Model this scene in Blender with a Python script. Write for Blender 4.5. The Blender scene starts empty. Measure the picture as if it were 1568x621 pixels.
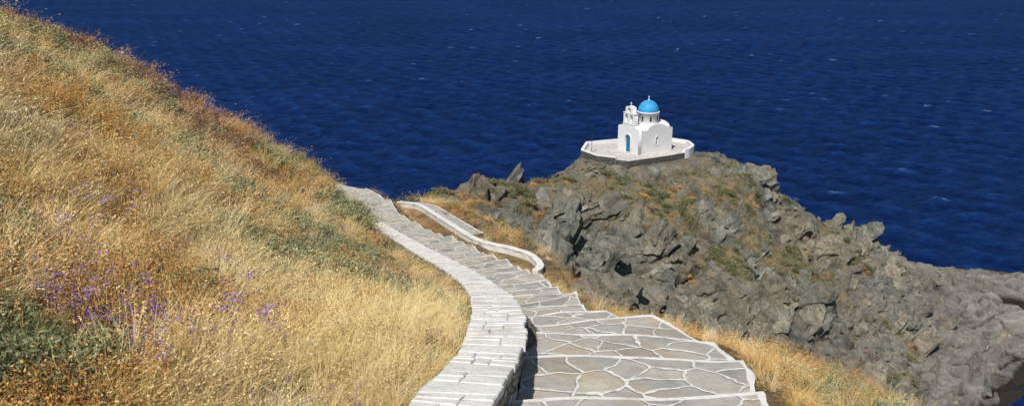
import bpy, math, random, bmesh
import numpy as np
from mathutils import Vector
rng=np.random.default_rng(7); random.seed(7)
SC=bpy.context.scene
CZ=45.0
# ---------------------------------------------------------------- helpers
def link(o,parent=None):
    SC.collection.objects.link(o)
    if parent: o.parent=parent
    return o
def mesh_obj(name,v,f,mats=(),mi=None,parent=None,smooth=False,linked=True):
    me=bpy.data.meshes.new(name)
    me.from_pydata([tuple(p) for p in v],[],[tuple(q) for q in f])
    for m in mats: me.materials.append(m)
    if mi is not None: me.polygons.foreach_set('material_index',np.array(mi,dtype=np.int32))
    if smooth: me.polygons.foreach_set('use_smooth',np.ones(len(me.polygons),dtype=bool))
    me.update()
    o=bpy.data.objects.new(name,me)
    if linked: link(o,parent)
    return o
def smooth01(a,b,x):
    t=np.clip((x-a)/(b-a),0,1); return t*t*(3-2*t)
def hash2(ix,iy,k):
    n=(ix.astype(np.int64)*374761393+iy.astype(np.int64)*668265263+k*2147483647+k*974711)&0xffffffff
    n=((n^(n>>13))*1274126177)&0xffffffff
    n=((n^(n>>16))*2246822519)&0xffffffff
    return ((n^(n>>15))&0xffffff)/float(0xffffff)
def vnoise(x,y,k=0):
    ix=np.floor(x);iy=np.floor(y);fx=x-ix;fy=y-iy
    fx=fx*fx*(3-2*fx);fy=fy*fy*(3-2*fy)
    a=hash2(ix,iy,k);b=hash2(ix+1,iy,k);c=hash2(ix,iy+1,k);d=hash2(ix+1,iy+1,k)
    return (a*(1-fx)+b*fx)*(1-fy)+(c*(1-fx)+d*fx)*fy
def fbm(x,y,k=0,o=4):
    s=0;a=.5;t=0
    for i in range(o):
        s=s+a*vnoise(x*2**i+17*i,y*2**i+9*i,k+i);t+=a;a*=.5
    return s/t
def facets(x,y,k,dip=(0.,0.),tilt=.5,stepamp=.5):
    ix=np.floor(x);iy=np.floor(y)
    best=np.full(x.shape,1e9);val=np.zeros(x.shape)
    for dx in(-1,0,1):
        for dy in(-1,0,1):
            cx=ix+dx;cy=iy+dy
            px=cx+hash2(cx,cy,k);py=cy+hash2(cx,cy,k+1)
            d=(x-px)**2+(y-py)**2
            gx=dip[0]+(hash2(cx,cy,k+2)-.5)*2*tilt
            gy=dip[1]+(hash2(cx,cy,k+3)-.5)*2*tilt
            v=(hash2(cx,cy,k+4)-.5)*2*stepamp+gx*(x-px)+gy*(y-py)
            m=d<best
            best=np.where(m,d,best);val=np.where(m,v,val)
    return val
# ---------------------------------------------------------------- node helper
def newmat(name):
    m=bpy.data.materials.new(name);m.use_nodes=True
    nt=m.node_tree;nt.nodes.clear()
    out=nt.nodes.new('ShaderNodeOutputMaterial')
    b=nt.nodes.new('ShaderNodeBsdfPrincipled');nt.links.new(b.outputs[0],out.inputs[0])
    b.inputs['Roughness'].default_value=.9
    b.inputs['Specular IOR Level'].default_value=.2
    return m,nt,b
class N:
    def __init__(s,nt): s.nt=nt
    def add(s,t,**kw):
        n=s.nt.nodes.new(t)
        for k,v in kw.items(): setattr(n,k,v)
        return n
    def lk(s,a,b): s.nt.links.new(a,b)
    def pos(s,scale=(1,1,1),rot=(0,0,0)):
        g=s.add('ShaderNodeNewGeometry');m=s.add('ShaderNodeMapping')
        m.inputs['Scale'].default_value=scale;m.inputs['Rotation'].default_value=rot
        s.lk(g.outputs['Position'],m.inputs[0]);return m.outputs[0]
    def strata(s,scale,rot):
        g=s.add('ShaderNodeNewGeometry');r=s.add('ShaderNodeVectorRotate',rotation_type='EULER_XYZ');r.inputs['Rotation'].default_value=rot
        s.lk(g.outputs['Position'],r.inputs['Vector'])
        m=s.add('ShaderNodeVectorMath',operation='MULTIPLY');s.lk(r.outputs[0],m.inputs[0]);m.inputs[1].default_value=scale
        return m.outputs[0]
    def noise(s,vec,scale,detail=4,rough=.55,dist=0):
        n=s.add('ShaderNodeTexNoise');n.inputs['Scale'].default_value=scale;n.inputs['Detail'].default_value=detail
        n.inputs['Roughness'].default_value=rough;n.inputs['Distortion'].default_value=dist
        if vec is not None:s.lk(vec,n.inputs['Vector'])
        return n.outputs['Fac']
    def ramp(s,fac,stops,mode='LINEAR'):
        r=s.add('ShaderNodeValToRGB');r.color_ramp.interpolation=mode
        e=r.color_ramp.elements
        while len(e)<len(stops): e.new(.5)
        for i,(p,c) in enumerate(stops):
            e[i].position=p;e[i].color=(c[0],c[1],c[2],1) if not isinstance(c,(int,float)) else (c,c,c,1)
        s.lk(fac,r.inputs[0]);return r.outputs[0]
    def mix(s,f,a,b,mode='MIX'):
        m=s.add('ShaderNodeMix',data_type='RGBA',blend_type=mode)
        for i,v in((0,f),(6,a),(7,b)):
            if hasattr(v,'is_linked'): s.lk(v,m.inputs[i])
            elif i==0: m.inputs[0].default_value=v
            else: m.inputs[i].default_value=(v[0],v[1],v[2],1)
        return m.outputs[2]
    def math(s,op,a,b=0.,c=None):
        m=s.add('ShaderNodeMath',operation=op)
        for i,v in enumerate((a,b,c)):
            if v is None: continue
            if hasattr(v,'is_linked'): s.lk(v,m.inputs[i])
            else: m.inputs[i].default_value=v
        return m.outputs[0]
    def bump(s,b,h,strength=.5,dist=.05):
        n=s.add('ShaderNodeBump');n.inputs['Strength'].default_value=strength;n.inputs['Distance'].default_value=dist
        s.lk(h,n.inputs['Height']);s.lk(n.outputs[0],b.inputs['Normal'])
# ---------------------------------------------------------------- materials
def mat_white():
    m,nt,b=newmat('whitewash');n=N(nt);p=n.pos()
    a=n.noise(p,2.5,5,.65);c=n.noise(p,22,4)
    col=n.ramp(a,[(.3,(.52,.50,.46)),(.5,(.68,.67,.64)),(.8,(.75,.745,.73))])
    col=n.mix(n.ramp(c,[(.54,0.),(.70,.6)]),col,(.43,.40,.35))
    n.lk(col,b.inputs['Base Color']);n.bump(b,c,.45,.02);return m
M_WHITE=mat_white()
def mat_church():
    m,nt,b=newmat('church_plaster');n=N(nt);p=n.pos()
    a=n.noise(p,1.2,5,.6)
    n.lk(n.ramp(a,[(.3,(.62,.62,.63)),(.7,(.71,.71,.71))]),b.inputs['Base Color']);n.bump(b,n.noise(p,9,4),.3,.02);return m
M_CH=mat_church()
def mat_paving(name='crazy_paving'):
    m,nt,b=newmat(name);n=N(nt);g=n.add('ShaderNodeNewGeometry')
    dn=n.add('ShaderNodeTexNoise');dn.inputs['Scale'].default_value=2.6;dn.inputs['Detail'].default_value=4
    n.lk(g.outputs['Position'],dn.inputs['Vector'])
    sub=n.add('ShaderNodeVectorMath',operation='SUBTRACT');n.lk(dn.outputs['Color'],sub.inputs[0]);sub.inputs[1].default_value=(.5,.5,.5)
    sc=n.add('ShaderNodeVectorMath',operation='SCALE');n.lk(sub.outputs[0],sc.inputs[0]);sc.inputs['Scale'].default_value=.26
    ad=n.add('ShaderNodeVectorMath',operation='ADD');n.lk(g.outputs['Position'],ad.inputs[0]);n.lk(sc.outputs[0],ad.inputs[1])
    mp=n.add('ShaderNodeMapping');mp.inputs['Scale'].default_value=(1.0,1.05,1);mp.inputs['Rotation'].default_value=(0,0,.5);n.lk(ad.outputs[0],mp.inputs[0])
    def vor(feat):
        v=n.add('ShaderNodeTexVoronoi',feature=feat,voronoi_dimensions='2D');v.inputs['Scale'].default_value=2.7
        n.lk(mp.outputs[0],v.inputs['Vector']);return v
    e=vor('DISTANCE_TO_EDGE');c=vor('F1')
    sep=n.add('ShaderNodeSeparateColor');n.lk(c.outputs['Color'],sep.inputs[0])
    stone=n.ramp(sep.outputs[0],[(0,(.20,.195,.175)),(.25,(.36,.36,.335)),(.45,(.50,.45,.35)),(.6,(.27,.285,.275)),(.8,(.42,.40,.36)),(1,(.56,.53,.46))])
    p=n.pos()
    stone=n.mix(.4,stone,n.ramp(n.noise(p,5,8,.72),[(.3,(.15,.14,.125)),(.5,(.35,.33,.29)),(.72,(.58,.55,.48))]))
    stone=n.mix(n.ramp(n.noise(p,1.6,5,.6),[(.48,0.),(.64,.55)]),stone,(.37,.285,.20))
    th=n.math('MULTIPLY_ADD',n.noise(p,7,5,.7),.066,.004)
    f=n.math('LESS_THAN',e.outputs['Distance'],th)
    wcol=n.ramp(n.noise(p,14,4,.6),[(.3,(.44,.42,.37)),(.5,(.63,.62,.58)),(.8,(.73,.725,.71))])
    n.lk(n.mix(f,stone,wcol),b.inputs['Base Color'])
    h=n.math('MULTIPLY_ADD',n.noise(p,11,6,.65),.6,n.math('MULTIPLY',n.ramp(e.outputs['Distance'],[(.02,0.),(.07,1.)]),.5))
    n.bump(b,h,.8,.03);return m
M_PAVE=mat_paving()
def mat_masonry(name,c1,c2,c3,scale=4.5):
    m,nt,b=newmat(name);n=N(nt);p=n.pos((1,1,1.8))
    v=n.add('ShaderNodeTexVoronoi',feature='DISTANCE_TO_EDGE');v.inputs['Scale'].default_value=scale;n.lk(p,v.inputs['Vector'])
    v2=n.add('ShaderNodeTexVoronoi');v2.inputs['Scale'].default_value=scale;n.lk(p,v2.inputs['Vector'])
    sep=n.add('ShaderNodeSeparateColor');n.lk(v2.outputs['Color'],sep.inputs[0])
    col=n.ramp(sep.outputs[0],[(0,c1),(.5,c2),(1,c3)])
    col=n.mix(.4,col,n.ramp(n.noise(p,9,5,.7),[(.3,c1),(.7,c3)]))
    col=n.mix(n.ramp(v.outputs['Distance'],[(.02,.8),(.09,0.)]),col,(.06,.055,.05))
    n.lk(col,b.inputs['Base Color']);n.bump(b,n.ramp(v.outputs['Distance'],[(0,0.),(.15,1.)]),.9,.05);return m
M_WALLSIDE=mat_masonry('rubble_masonry',(.28,.26,.21),(.40,.37,.30),(.50,.47,.40),7)
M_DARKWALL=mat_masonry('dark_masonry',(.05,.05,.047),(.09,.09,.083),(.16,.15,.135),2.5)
SROT=(-.45,-.35,0)
def rock_color(n,p,ps):
    r=n.ramp(n.noise(ps,.5,8,.74,.3),[(.32,(.055,.058,.05)),(.43,(.15,.16,.137)),(.54,(.25,.262,.228)),(.68,(.44,.44,.39))])
    return n.mix(n.ramp(n.noise(p,.14,4,.6),[(.44,0.),(.58,.85)]),r,n.ramp(n.noise(ps,.9,6,.75),[(.32,(.095,.08,.06)),(.5,(.28,.24,.185)),(.68,(.48,.435,.36))]))
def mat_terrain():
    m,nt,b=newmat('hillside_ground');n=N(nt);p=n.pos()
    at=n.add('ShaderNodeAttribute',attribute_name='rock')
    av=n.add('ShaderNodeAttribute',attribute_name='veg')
    ac=n.add('ShaderNodeAttribute',attribute_name='cav_shade')
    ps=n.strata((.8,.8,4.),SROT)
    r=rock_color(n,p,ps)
    r=n.mix(1.,r,(.86,.85,.82),'MULTIPLY')  # darker than the scattered rocks: soil plus shade painted into the gaps
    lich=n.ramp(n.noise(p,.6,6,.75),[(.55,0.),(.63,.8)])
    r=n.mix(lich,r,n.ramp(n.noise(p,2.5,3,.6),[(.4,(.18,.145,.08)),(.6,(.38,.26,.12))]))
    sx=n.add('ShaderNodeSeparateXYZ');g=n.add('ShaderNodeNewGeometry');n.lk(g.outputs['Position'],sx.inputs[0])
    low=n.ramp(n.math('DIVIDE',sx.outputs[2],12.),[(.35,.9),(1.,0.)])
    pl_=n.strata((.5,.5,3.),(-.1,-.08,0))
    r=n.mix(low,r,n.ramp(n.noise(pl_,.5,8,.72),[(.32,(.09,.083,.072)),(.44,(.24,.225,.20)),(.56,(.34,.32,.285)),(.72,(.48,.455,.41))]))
    r=n.mix(ac.outputs['Fac'],r,(.035,.034,.03))  # crevice shade put into the colour of the hollows
    wet_shade=n.ramp(n.math('DIVIDE',n.math('MULTIPLY_ADD',n.noise(p,.5,3),.8,n.math('SUBTRACT',sx.outputs[2],.4)),2.),[(.5,1.),(.8,0.)])  # wet waterline rock, raised to paint overhang shade on the cleft walls
    r=n.mix(wet_shade,r,(.045,.038,.032))
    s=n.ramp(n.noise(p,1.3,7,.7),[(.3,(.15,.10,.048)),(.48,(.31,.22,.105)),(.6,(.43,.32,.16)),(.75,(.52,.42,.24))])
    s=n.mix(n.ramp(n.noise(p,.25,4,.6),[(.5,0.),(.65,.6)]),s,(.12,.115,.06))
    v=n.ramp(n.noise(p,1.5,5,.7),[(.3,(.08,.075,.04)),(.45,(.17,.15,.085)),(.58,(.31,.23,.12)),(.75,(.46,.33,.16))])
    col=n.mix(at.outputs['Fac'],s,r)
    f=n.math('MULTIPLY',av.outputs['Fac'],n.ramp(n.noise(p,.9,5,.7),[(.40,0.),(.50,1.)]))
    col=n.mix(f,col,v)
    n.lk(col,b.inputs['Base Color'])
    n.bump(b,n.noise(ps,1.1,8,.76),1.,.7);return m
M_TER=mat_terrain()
def mat_rock():
    m,nt,b=newmat('schist_rock');n=N(nt);ps=n.strata((.8,.8,4.),SROT);p=n.pos()
    oi=n.add('ShaderNodeObjectInfo')
    r=rock_color(n,p,ps)
    r=n.mix(1.,r,n.ramp(oi.outputs['Random'],[(0,(.66,.66,.64)),(1,(1.12,1.09,1.03))]),'MULTIPLY')
    fn=n.strata((1.2,1.2,9.),SROT)
    r=n.mix(n.ramp(n.noise(fn,.9,4,.7,.6),[(.36,.75),(.42,0.)]),r,(.045,.043,.038))
    r=n.mix(n.ramp(n.noise(p,1.3,5,.7),[(.58,0.),(.70,.65)]),r,(.36,.24,.11))
    n.lk(r,b.inputs['Base Color'])
    h=n.math('ADD',n.noise(ps,1.6,7,.76),n.math('MULTIPLY',n.noise(fn,.9,4,.7,.6),.6))
    n.bump(b,h,1.,.4);return m
M_ROCK=mat_rock()
def mat_foliage(name,cols,pn=.5):
    m,nt,b=newmat(name);n=N(nt);p=n.pos()
    oi=n.add('ShaderNodeObjectInfo');at=n.add('ShaderNodeAttribute',attribute_name='tint')
    f=n.math('MULTIPLY_ADD',n.noise(p,pn,2,.6),1.6,-.3)
    f=n.math('MULTIPLY_ADD',f,.45,n.math('MULTIPLY',oi.outputs['Random'],.27))
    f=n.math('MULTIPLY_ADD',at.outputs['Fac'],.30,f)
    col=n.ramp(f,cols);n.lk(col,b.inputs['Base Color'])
    b.inputs['Specular IOR Level'].default_value=0.;b.inputs['Roughness'].default_value=.8
    return m
M_STRAW=mat_foliage('straw',[(.1,(.38,.23,.07)),(.35,(.60,.43,.16)),(.6,(.74,.59,.30)),(.85,(.80,.72,.49))])
M_HERB=mat_foliage('dry_herb',[(.1,(.17,.085,.035)),(.35,(.40,.20,.06)),(.55,(.56,.32,.11)),(.8,(.66,.49,.28))])
M_GREY=mat_foliage('grey_twig',[(.1,(.17,.135,.095)),(.4,(.31,.25,.18)),(.65,(.44,.38,.29)),(.9,(.56,.51,.42))])
M_SAGE=mat_foliage('sage_leaf',[(.1,(.085,.10,.05)),(.4,(.18,.20,.10)),(.65,(.29,.31,.17)),(.9,(.41,.41,.27))])
M_GREEN=mat_foliage('green_leaf',[(.1,(.06,.09,.025)),(.5,(.13,.18,.05)),(.9,(.24,.28,.09))])
M_SCRUB=mat_foliage('scrub_leaf',[(.1,(.06,.068,.035)),(.4,(.13,.14,.07)),(.65,(.21,.21,.115)),(.9,(.32,.30,.18))])
M_RED=mat_foliage('thyme_twig',[(.1,(.11,.055,.04)),(.4,(.22,.125,.085)),(.65,(.31,.20,.13)),(.9,(.36,.29,.18))])
M_PURP=mat_foliage('purple_petal',[(.1,(.13,.05,.24)),(.5,(.26,.12,.44)),(.9,(.42,.28,.58))])
# ---------------------------------------------------------------- path stations  (Lx,Ly,Rx,Ry,drop below eye)
ST=np.array([(-.9,1.2,1.5,1.2,2.65),(-.52,3.6,1.72,3.6,3.1),(-.17,5.3,1.83,5.2,3.4),(.05,6.66,2.05,6.66,3.7),(.10,7.9,2.14,7.8,3.95),(.06,9.0,1.82,9.05,4.28),
(-.03,10.7,1.08,10.8,4.85),(-.2,12.8,.88,13.2,5.6),(-.5,15.3,.62,15.8,6.4),(-1.3,19.4,-.08,19.8,7.6),(-2.75,24.9,-1.42,25.2,9.05),
(-4.35,30,-3.0,30.2,10.25),(-6,34.8,-4.75,35.2,11.2),(-7.2,38.4,-5.8,39.2,11.8),(-8.3,40.6,-7.2,41.9,12.1),(-9.6,41.9,-8.9,43.4,12.35)],float)
def catmull(P,n):
    out=[];P=np.vstack([2*P[0]-P[1],P,2*P[-1]-P[-2]])
    for i in range(1,len(P)-2):
        for k in range(n):
            t=k/n;a,b,c,d=P[i-1],P[i],P[i+1],P[i+2]
            out.append(.5*((2*b)+(-a+c)*t+(2*a-5*b+4*c-d)*t*t+(-a+3*b-3*c+d)*t**3))
    out.append(P[-2]);return np.array(out)
PS=catmull(ST,40)
PM=(PS[:,0:2]+PS[:,2:4])/2; PW=np.linalg.norm(PS[:,2:4]-PS[:,0:2],axis=1)/2
PSs=np.concatenate([[0],np.cumsum(np.linalg.norm(np.diff(PM,axis=0),axis=1))])
def pathz(s): return CZ-np.interp(s,PSs,PS[:,4])
def wallh(y): return .37-.20*np.clip((np.asarray(y,float)-6)/18,0,1)
LW=catmull(np.array([(.9,36.5,14.45),(1.15,37.2,14.45),(.75,38.6,14.5),(-.1,39.7,14.6),(-1.8,41.5,14.8),(-3.5,45.5,15.25),(-4.8,49.5,15.9),(-5.9,52.3,16.3),(-7.4,54.5,16.8)],float),14)
# ---------------------------------------------------------------- terrain control points (x,y,drop)
CP=[(-1.5,5,2.95),(-2.5,3.8,2.45),(-1.2,8,3.9),(-2.8,8,3.5),(-4,6,2.05),(-6,8,1.35),(-4,12,3.9),(-8,12,1.2),(-6.2,18,4.7),(-9,18,2.7),(-6.5,25,6.8),(-9,25,4.9),(-12.6,25,2.9),
(-1.3,11,4.95),(-2.2,11,4.7),(-1.9,14,6.0),(-2.9,14,5.4),(-2.4,18,7.5),(-3.6,18,6.5),(-3.6,22,8.6),(-5,22,7.3),
(-6.5,30,9.2),(-10,32,7.4),(-12.5,34.8,6.9),(-9,36,9.6),(-11.3,39.3,9.4),(-10.3,44.6,12.2),(-8.8,48,14.3),(-6.7,51.7,16.2),(-14,18,0.4),(-14,8,-3),(-6,0,.0),(-3,0,1.3),(0,0,2.3),
(3,0,3.5),(-12,0,-3),(-19,25,5.5),(-18,35,11),(-17,45,18),(-14,52,23),(-25,25,13),(-28,45,31),(-22,60,39),(-15,65,35),(-40,30,31),(-45,60,50),(-18,10,-3),(-30,10,5),(-40,5,16),
(3.5,5,4.5),(4,8,5.3),(5,10.8,6.3),(3.3,9,5.0),(7,13.9,8.25),(5.8,15.5,8.2),(3,12.5,6.4),(2.2,15,7.1),(3.2,18.4,8.9),(2.2,24.2,11.0),(1.2,20,9.0),(9,12,9.6),(10,18,15),(7,22,15.5),
(5,28,17),(3.5,33,17.5),(15,15,19),(8,5,7.8),(15,0,12),(20,30,31),(12,30,24),(30,20,39),(40,35,50),(10,40,27),(-.6,30,12.8),(0,34,14.2),(-2.5,36,13.3),(-3.8,42,14.4),(-5.7,46,15.3),
(4,41,20),(3,48,21.5),(8,50,27),(15,48,33),(22,52,37),(30,55,42),(40,62,46),(52,70,50),
(-6.8,71.8,21.7),(-4.3,66.6,21.5),(-2.05,78.9,22.5),(2.5,58,21.6),(-3,60,19.6),(-6,60,18.5),(-9,60,21),(-10.5,70,26),(-8,78,28),(-4,86,30),(2,80.5,23.3),(4.6,84.5,23.3),
(6.8,74.6,29.6),(3,68,25),(11.8,68.4,30.5),(17.2,67.7,33),(22.7,67,35),(27.7,65,37.5),(34,67.6,40.5),(45.9,77.8,42.6),(52,86,42.8),
(23.3,94.4,23.8),(26.3,91,24.8),(28.0,90,28.0),(34.3,95.4,31.4),(43.4,102.4,36.2),(52,110,42.0),(54.9,117.7,44.5),(68.7,108.5,42.8),(64,104,42.3),(76,106,43.0),(85,118,47),(70,117,47),(57,122,48),
(19.5,78.7,29.9),(13.5,81,26),(14.6,88,23.6),(31.6,86.2,33.2),(28.5,76.3,34.6),(47.2,97,38.9),(41.7,84,39.6),(55,103,41.5),(33.3,72,38.2),(8,87,23.2),(8,95,24),(9,81,25),
(14,95,23.4),(19,92,23.4),(21,99,24),(23,85,26.5),(14,106,30),(4,98,34),(-8,88,38),(-14,76,38),(25,108,36),(36,110,42),(48,118,47),(12,118,47),(-5,105,48),(-20,90,50),(30,125,52),(60,91,42.6),(66,97,42.6),(58,80,47),(72,90,47)]
for i in range(0,len(PS),30):
    if PM[i,1]<41: CP.append((PM[i,0],PM[i,1],PS[i,4]))
for q in LW[::10]: CP.append((q[0],q[1],q[2]+.1))
CP=np.array(CP,float)
def fit_lin(P,z,lam=.15):
    d=np.linalg.norm(P[:,None]-P[None],axis=2);K=-np.sqrt(d*d+1.5)+np.eye(len(P))*lam
    A=np.hstack([np.ones((len(P),1)),P]);n=len(P)
    M=np.zeros((n+3,n+3));M[:n,:n]=K;M[:n,n:]=A;M[n:,:n]=A.T
    return np.linalg.solve(M,np.concatenate([z,np.zeros(3)]))
WT=fit_lin(CP[:,:2],CZ-CP[:,2])
def base_h(X,Y):
    out=np.full(X.shape,WT[-3])+WT[-2]*X+WT[-1]*Y
    for i in range(len(CP)):
        out+=WT[i]*-np.sqrt((X-CP[i,0])**2+(Y-CP[i,1])**2+1.5)
    return out
def ax(segs):
    r=[]
    for a,b,s in segs: r+=list(np.arange(a,b-1e-6,s))
    return np.array(r+[segs[-1][1]])
gx=ax([(-90,-40,2.),(-40,-14,.6),(-14,-4,.2),(-4,5,.12),(5,72,.19),(72,95,.5)])
gy=ax([(-30,2,1.),(2,22,.12),(22,56,.2),(56,112,.17),(112,125,.4),(125,150,1.5)])
X,Y=np.meshgrid(gx,gy)
H=base_h(X,Y)
def path_info(X,Y):
    shp=X.shape;x=X.ravel();y=Y.ravel();best=np.full(x.size,1e9);bi=np.zeros(x.size,int)
    sel=np.where((x>-14)&(x<8)&(y<50))[0]
    xs=x[sel];ys=y[sel];bb=np.full(sel.size,1e9);bj=np.zeros(sel.size,int)
    for j in range(0,len(PM),3):
        d=(xs-PM[j,0])**2+(ys-PM[j,1])**2;m=d<bb;bb[m]=d[m];bj[m]=j
    best[sel]=bb;bi[sel]=bj
    T=np.gradient(PM,axis=0);T/=np.linalg.norm(T,axis=1)[:,None]
    t=T[bi];lat=(x-PM[bi,0])*t[:,1]-(y-PM[bi,1])*t[:,0]
    return np.sqrt(best).reshape(shp),lat.reshape(shp),PW[bi].reshape(shp),(CZ-PS[bi,4]).reshape(shp)
D,LAT,W,PZ=path_info(X,Y)
left=LAT<0
tz=np.where(left,np.where(-LAT>W+.28,PZ+wallh(Y)-.20,PZ-.35),PZ-np.where(LAT>W-.1,.16,.4))
ex=np.maximum(D-W-np.where(left,.5,.05),0)
wgt=np.where(D<1e3,1-smooth01(.05,1.1,ex),0)
H=H*(1-wgt)+tz*wgt
def lw_info(X,Y):
    b=np.full(X.shape,1e9);z=np.zeros(X.shape);sd=np.zeros(X.shape)
    T=np.gradient(LW[:,:2],axis=0);T/=np.linalg.norm(T,axis=1)[:,None]
    for j in range(len(LW)):
        dx=X-LW[j,0];dy=Y-LW[j,1];d=dx*dx+dy*dy;m=d<b
        b=np.where(m,d,b);z=np.where(m,CZ-LW[j,2],z);sd=np.where(m,dx*T[j,1]-dy*T[j,0],sd)
    return np.sqrt(b),z,sd
d2,z2,sd2=lw_info(X,Y)
w2=1-smooth01(.8,2.2,d2)
H=H*(1-w2)+(z2-.12)*w2
rockm=smooth01(44,58,Y+.5*X+3*(fbm(X*.15,Y*.15,50)-.5)*6-6)
rockm=np.maximum(rockm,smooth01(7,13,X+.0*Y+(fbm(X*.2,Y*.2,51)-.5)*6)*smooth01(12,24,Y+X*.3))
rockm*=1-w2
rockm*=1-smooth01(-7,-11,X-0*Y)*smooth01(60,54,Y)
def ell(cx,cy,rx,ry,a=0):
    c,s=math.cos(a),math.sin(a);dx=X-cx;dy=Y-cy
    return np.exp(-(((dx*c+dy*s)/rx)**2+((-dx*s+dy*c)/ry)**2))
nz=fbm(X*.25,Y*.25,60)
veg=np.zeros(X.shape)
VE=[(9.5,84,3.6,3.,0),(4,82,4.2,2.6,.5),(0,79,4.2,2.2,.8),(15,84,3.6,2.4,0),(-5,72,4,2.8,.7),(22,87,3.,3.,0),(25,83,4.6,2.5,-.4),(30,83,3.5,3,-.5),(-4,64,4,5,0),(21,80,2.5,2.5,0),(38,92,2.5,2.5,0),(16,80,3.5,1.6,-.4),(3,74,2,2.5,0)]
for e in VE: veg=np.maximum(veg,ell(*e))
veg=np.clip((veg*1.5+ (nz-.5)*2.6-.3)*2,0,1)*rockm
rockd=rockm*(1-.7*veg)
ca,sa=math.cos(.5),math.sin(.5)
wx=X+2.5*(fbm(X*.3,Y*.3,70)-.5);wy=Y+2.5*(fbm(X*.3,Y*.3,75)-.5)
U=(wx*ca+wy*sa);V=(-wx*sa+wy*ca)
low=smooth01(8,3.6,H)
rel =1.7*facets(U/7,V/5,1,(.3,.3),.7,.5)+.75*facets(U/3.0,V/2.0,11,(.3,.4),.8,.5)+.30*facets(U/1.35,V/.85,21,(.3,.3),.9,.5)
rel+=1.3*(fbm(X*.12,Y*.12,80)-.5)*2+.6*(fbm(X*.5,Y*.5,84)-.5)
rel*=(1-.78*low)
Hr=H+rel*rockd
# tilted bedding ledges
st=np.where(low>.5,1.0,.85);tl=np.where(low>.5,X*.02-Y*.02,-(X*.34-Y*.30))+.5*(fbm(X*.2,Y*.2,88)-.5)
Hq=Hr-tl;fr_=(Hq/st)%1.0
hs=np.floor(Hq/st)*st+st*smooth01(.55,.97,fr_)+tl
sw=rockd*(.55+.4*low)
Hr=Hr*(1-sw)+hs*sw
H2=Hr+ (fbm(X*.9,Y*.9,90)-.5)*.25*(1-rockm)*(1-np.clip(wgt+w2,0,1))+(fbm(X*1.5,Y*1.5,95)-.5)*.35*rockm*(1-.6*low)
jn=np.minimum(np.abs(((U/4.1+.5*(nz-.5))%1)-.5)*4.1,np.abs(((V/2.8+.6*(nz-.5))%1)-.5)*2.8)
H2-=low*rockm*.6*smooth01(.30,.05,jn)
gu=((X-61)*.72-(Y-99)*.69);gv=((X-61)*.69+(Y-99)*.72)+1.5*(fbm(X*.2,Y*.2,99)-.5)*2
H2-=8*smooth01(-9,-6,gu)*smooth01(19,15,gu)*smooth01(3.6,2.8,np.abs(gv))
TER=[(7.5,93.4),(8.9,91.0),(12.1,89.4),(16.6,91.8),(19.2,93.5),(20.1,95.2),(19.9,97.6),(18.0,99.0),(13.5,98.9),(8.3,96.9)]
tc=np.mean(TER,axis=0)
dd=np.sqrt(((X-tc[0])/6.6)**2+((Y-tc[1])/5.2)**2)
BZ=CZ-22.8
wt=1-smooth01(.95,1.25,dd)
H2=H2*(1-wt)+(BZ-.65)*wt
H2=np.where((Y<97)&(dd<1.8),np.minimum(H2,BZ-.4-.9*smooth01(1.05,1.8,dd)),H2)
H2=np.maximum(H2,-6)
jx=(facets(U/1.9+H2*.5,V/1.9,41,(0,0),.4,.5))*.45*rockd*(1-wt)*(1-.6*low);jy=(facets(U/1.7,V/1.7+H2*.6,43,(0,0),.4,.5))*.45*rockd*(1-wt)*(1-.6*low)
def blur(A,k):
    c=np.cumsum(np.pad(A,((k+1,k),(k+1,k)),mode='edge'),0);c=np.cumsum(c,1);w=2*k+1
    return (c[w:,w:]-c[:-w,w:]-c[w:,:-w]+c[:-w,:-w])/(w*w)
cav_shade=np.clip((blur(H2,3)-H2-.08)*2.0,0,.75)*rockm  # hollows below the blurred height: mask for the painted crevice shade
ny,nx=X.shape
vv=np.stack([X+jx,Y+jy,H2],axis=2).reshape(-1,3)
I=np.arange(nx*ny).reshape(ny,nx)
F=np.stack([I[:-1,:-1],I[:-1,1:],I[1:,1:],I[1:,:-1]],axis=2).reshape(-1,4)
def fast_mesh(name,vv,F,mat,attrs):
    me=bpy.data.meshes.new(name)
    me.vertices.add(len(vv));me.vertices.foreach_set('co',vv.ravel().astype(np.float32))
    me.loops.add(F.size);me.loops.foreach_set('vertex_index',F.ravel().astype(np.int32))
    me.polygons.add(len(F));me.polygons.foreach_set('loop_start',np.arange(0,F.size,4,dtype=np.int32))
    me.update(calc_edges=True);me.materials.append(mat)
    for nm,arr in attrs:
        a=me.attributes.new(nm,'FLOAT','POINT');a.data.foreach_set('value',arr.ravel().astype(np.float32))
    return me
me=fast_mesh('hillside_terrain',vv,F,M_TER,(('rock',rockm),('veg',veg),('cav_shade',cav_shade)))
me.polygons.foreach_set('use_smooth',np.zeros(len(F),dtype=bool))
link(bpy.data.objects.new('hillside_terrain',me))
def lookup(A,x,y):
    i=np.clip(np.searchsorted(gx,x)-1,0,nx-2);j=np.clip(np.searchsorted(gy,y)-1,0,ny-2)
    fx=np.clip((x-gx[i])/(gx[i+1]-gx[i]),0,1);fy=np.clip((y-gy[j])/(gy[j+1]-gy[j]),0,1)
    return (A[j,i]*(1-fx)+A[j,i+1]*fx)*(1-fy)+(A[j+1,i]*(1-fx)+A[j+1,i+1]*fx)*fy
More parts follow.
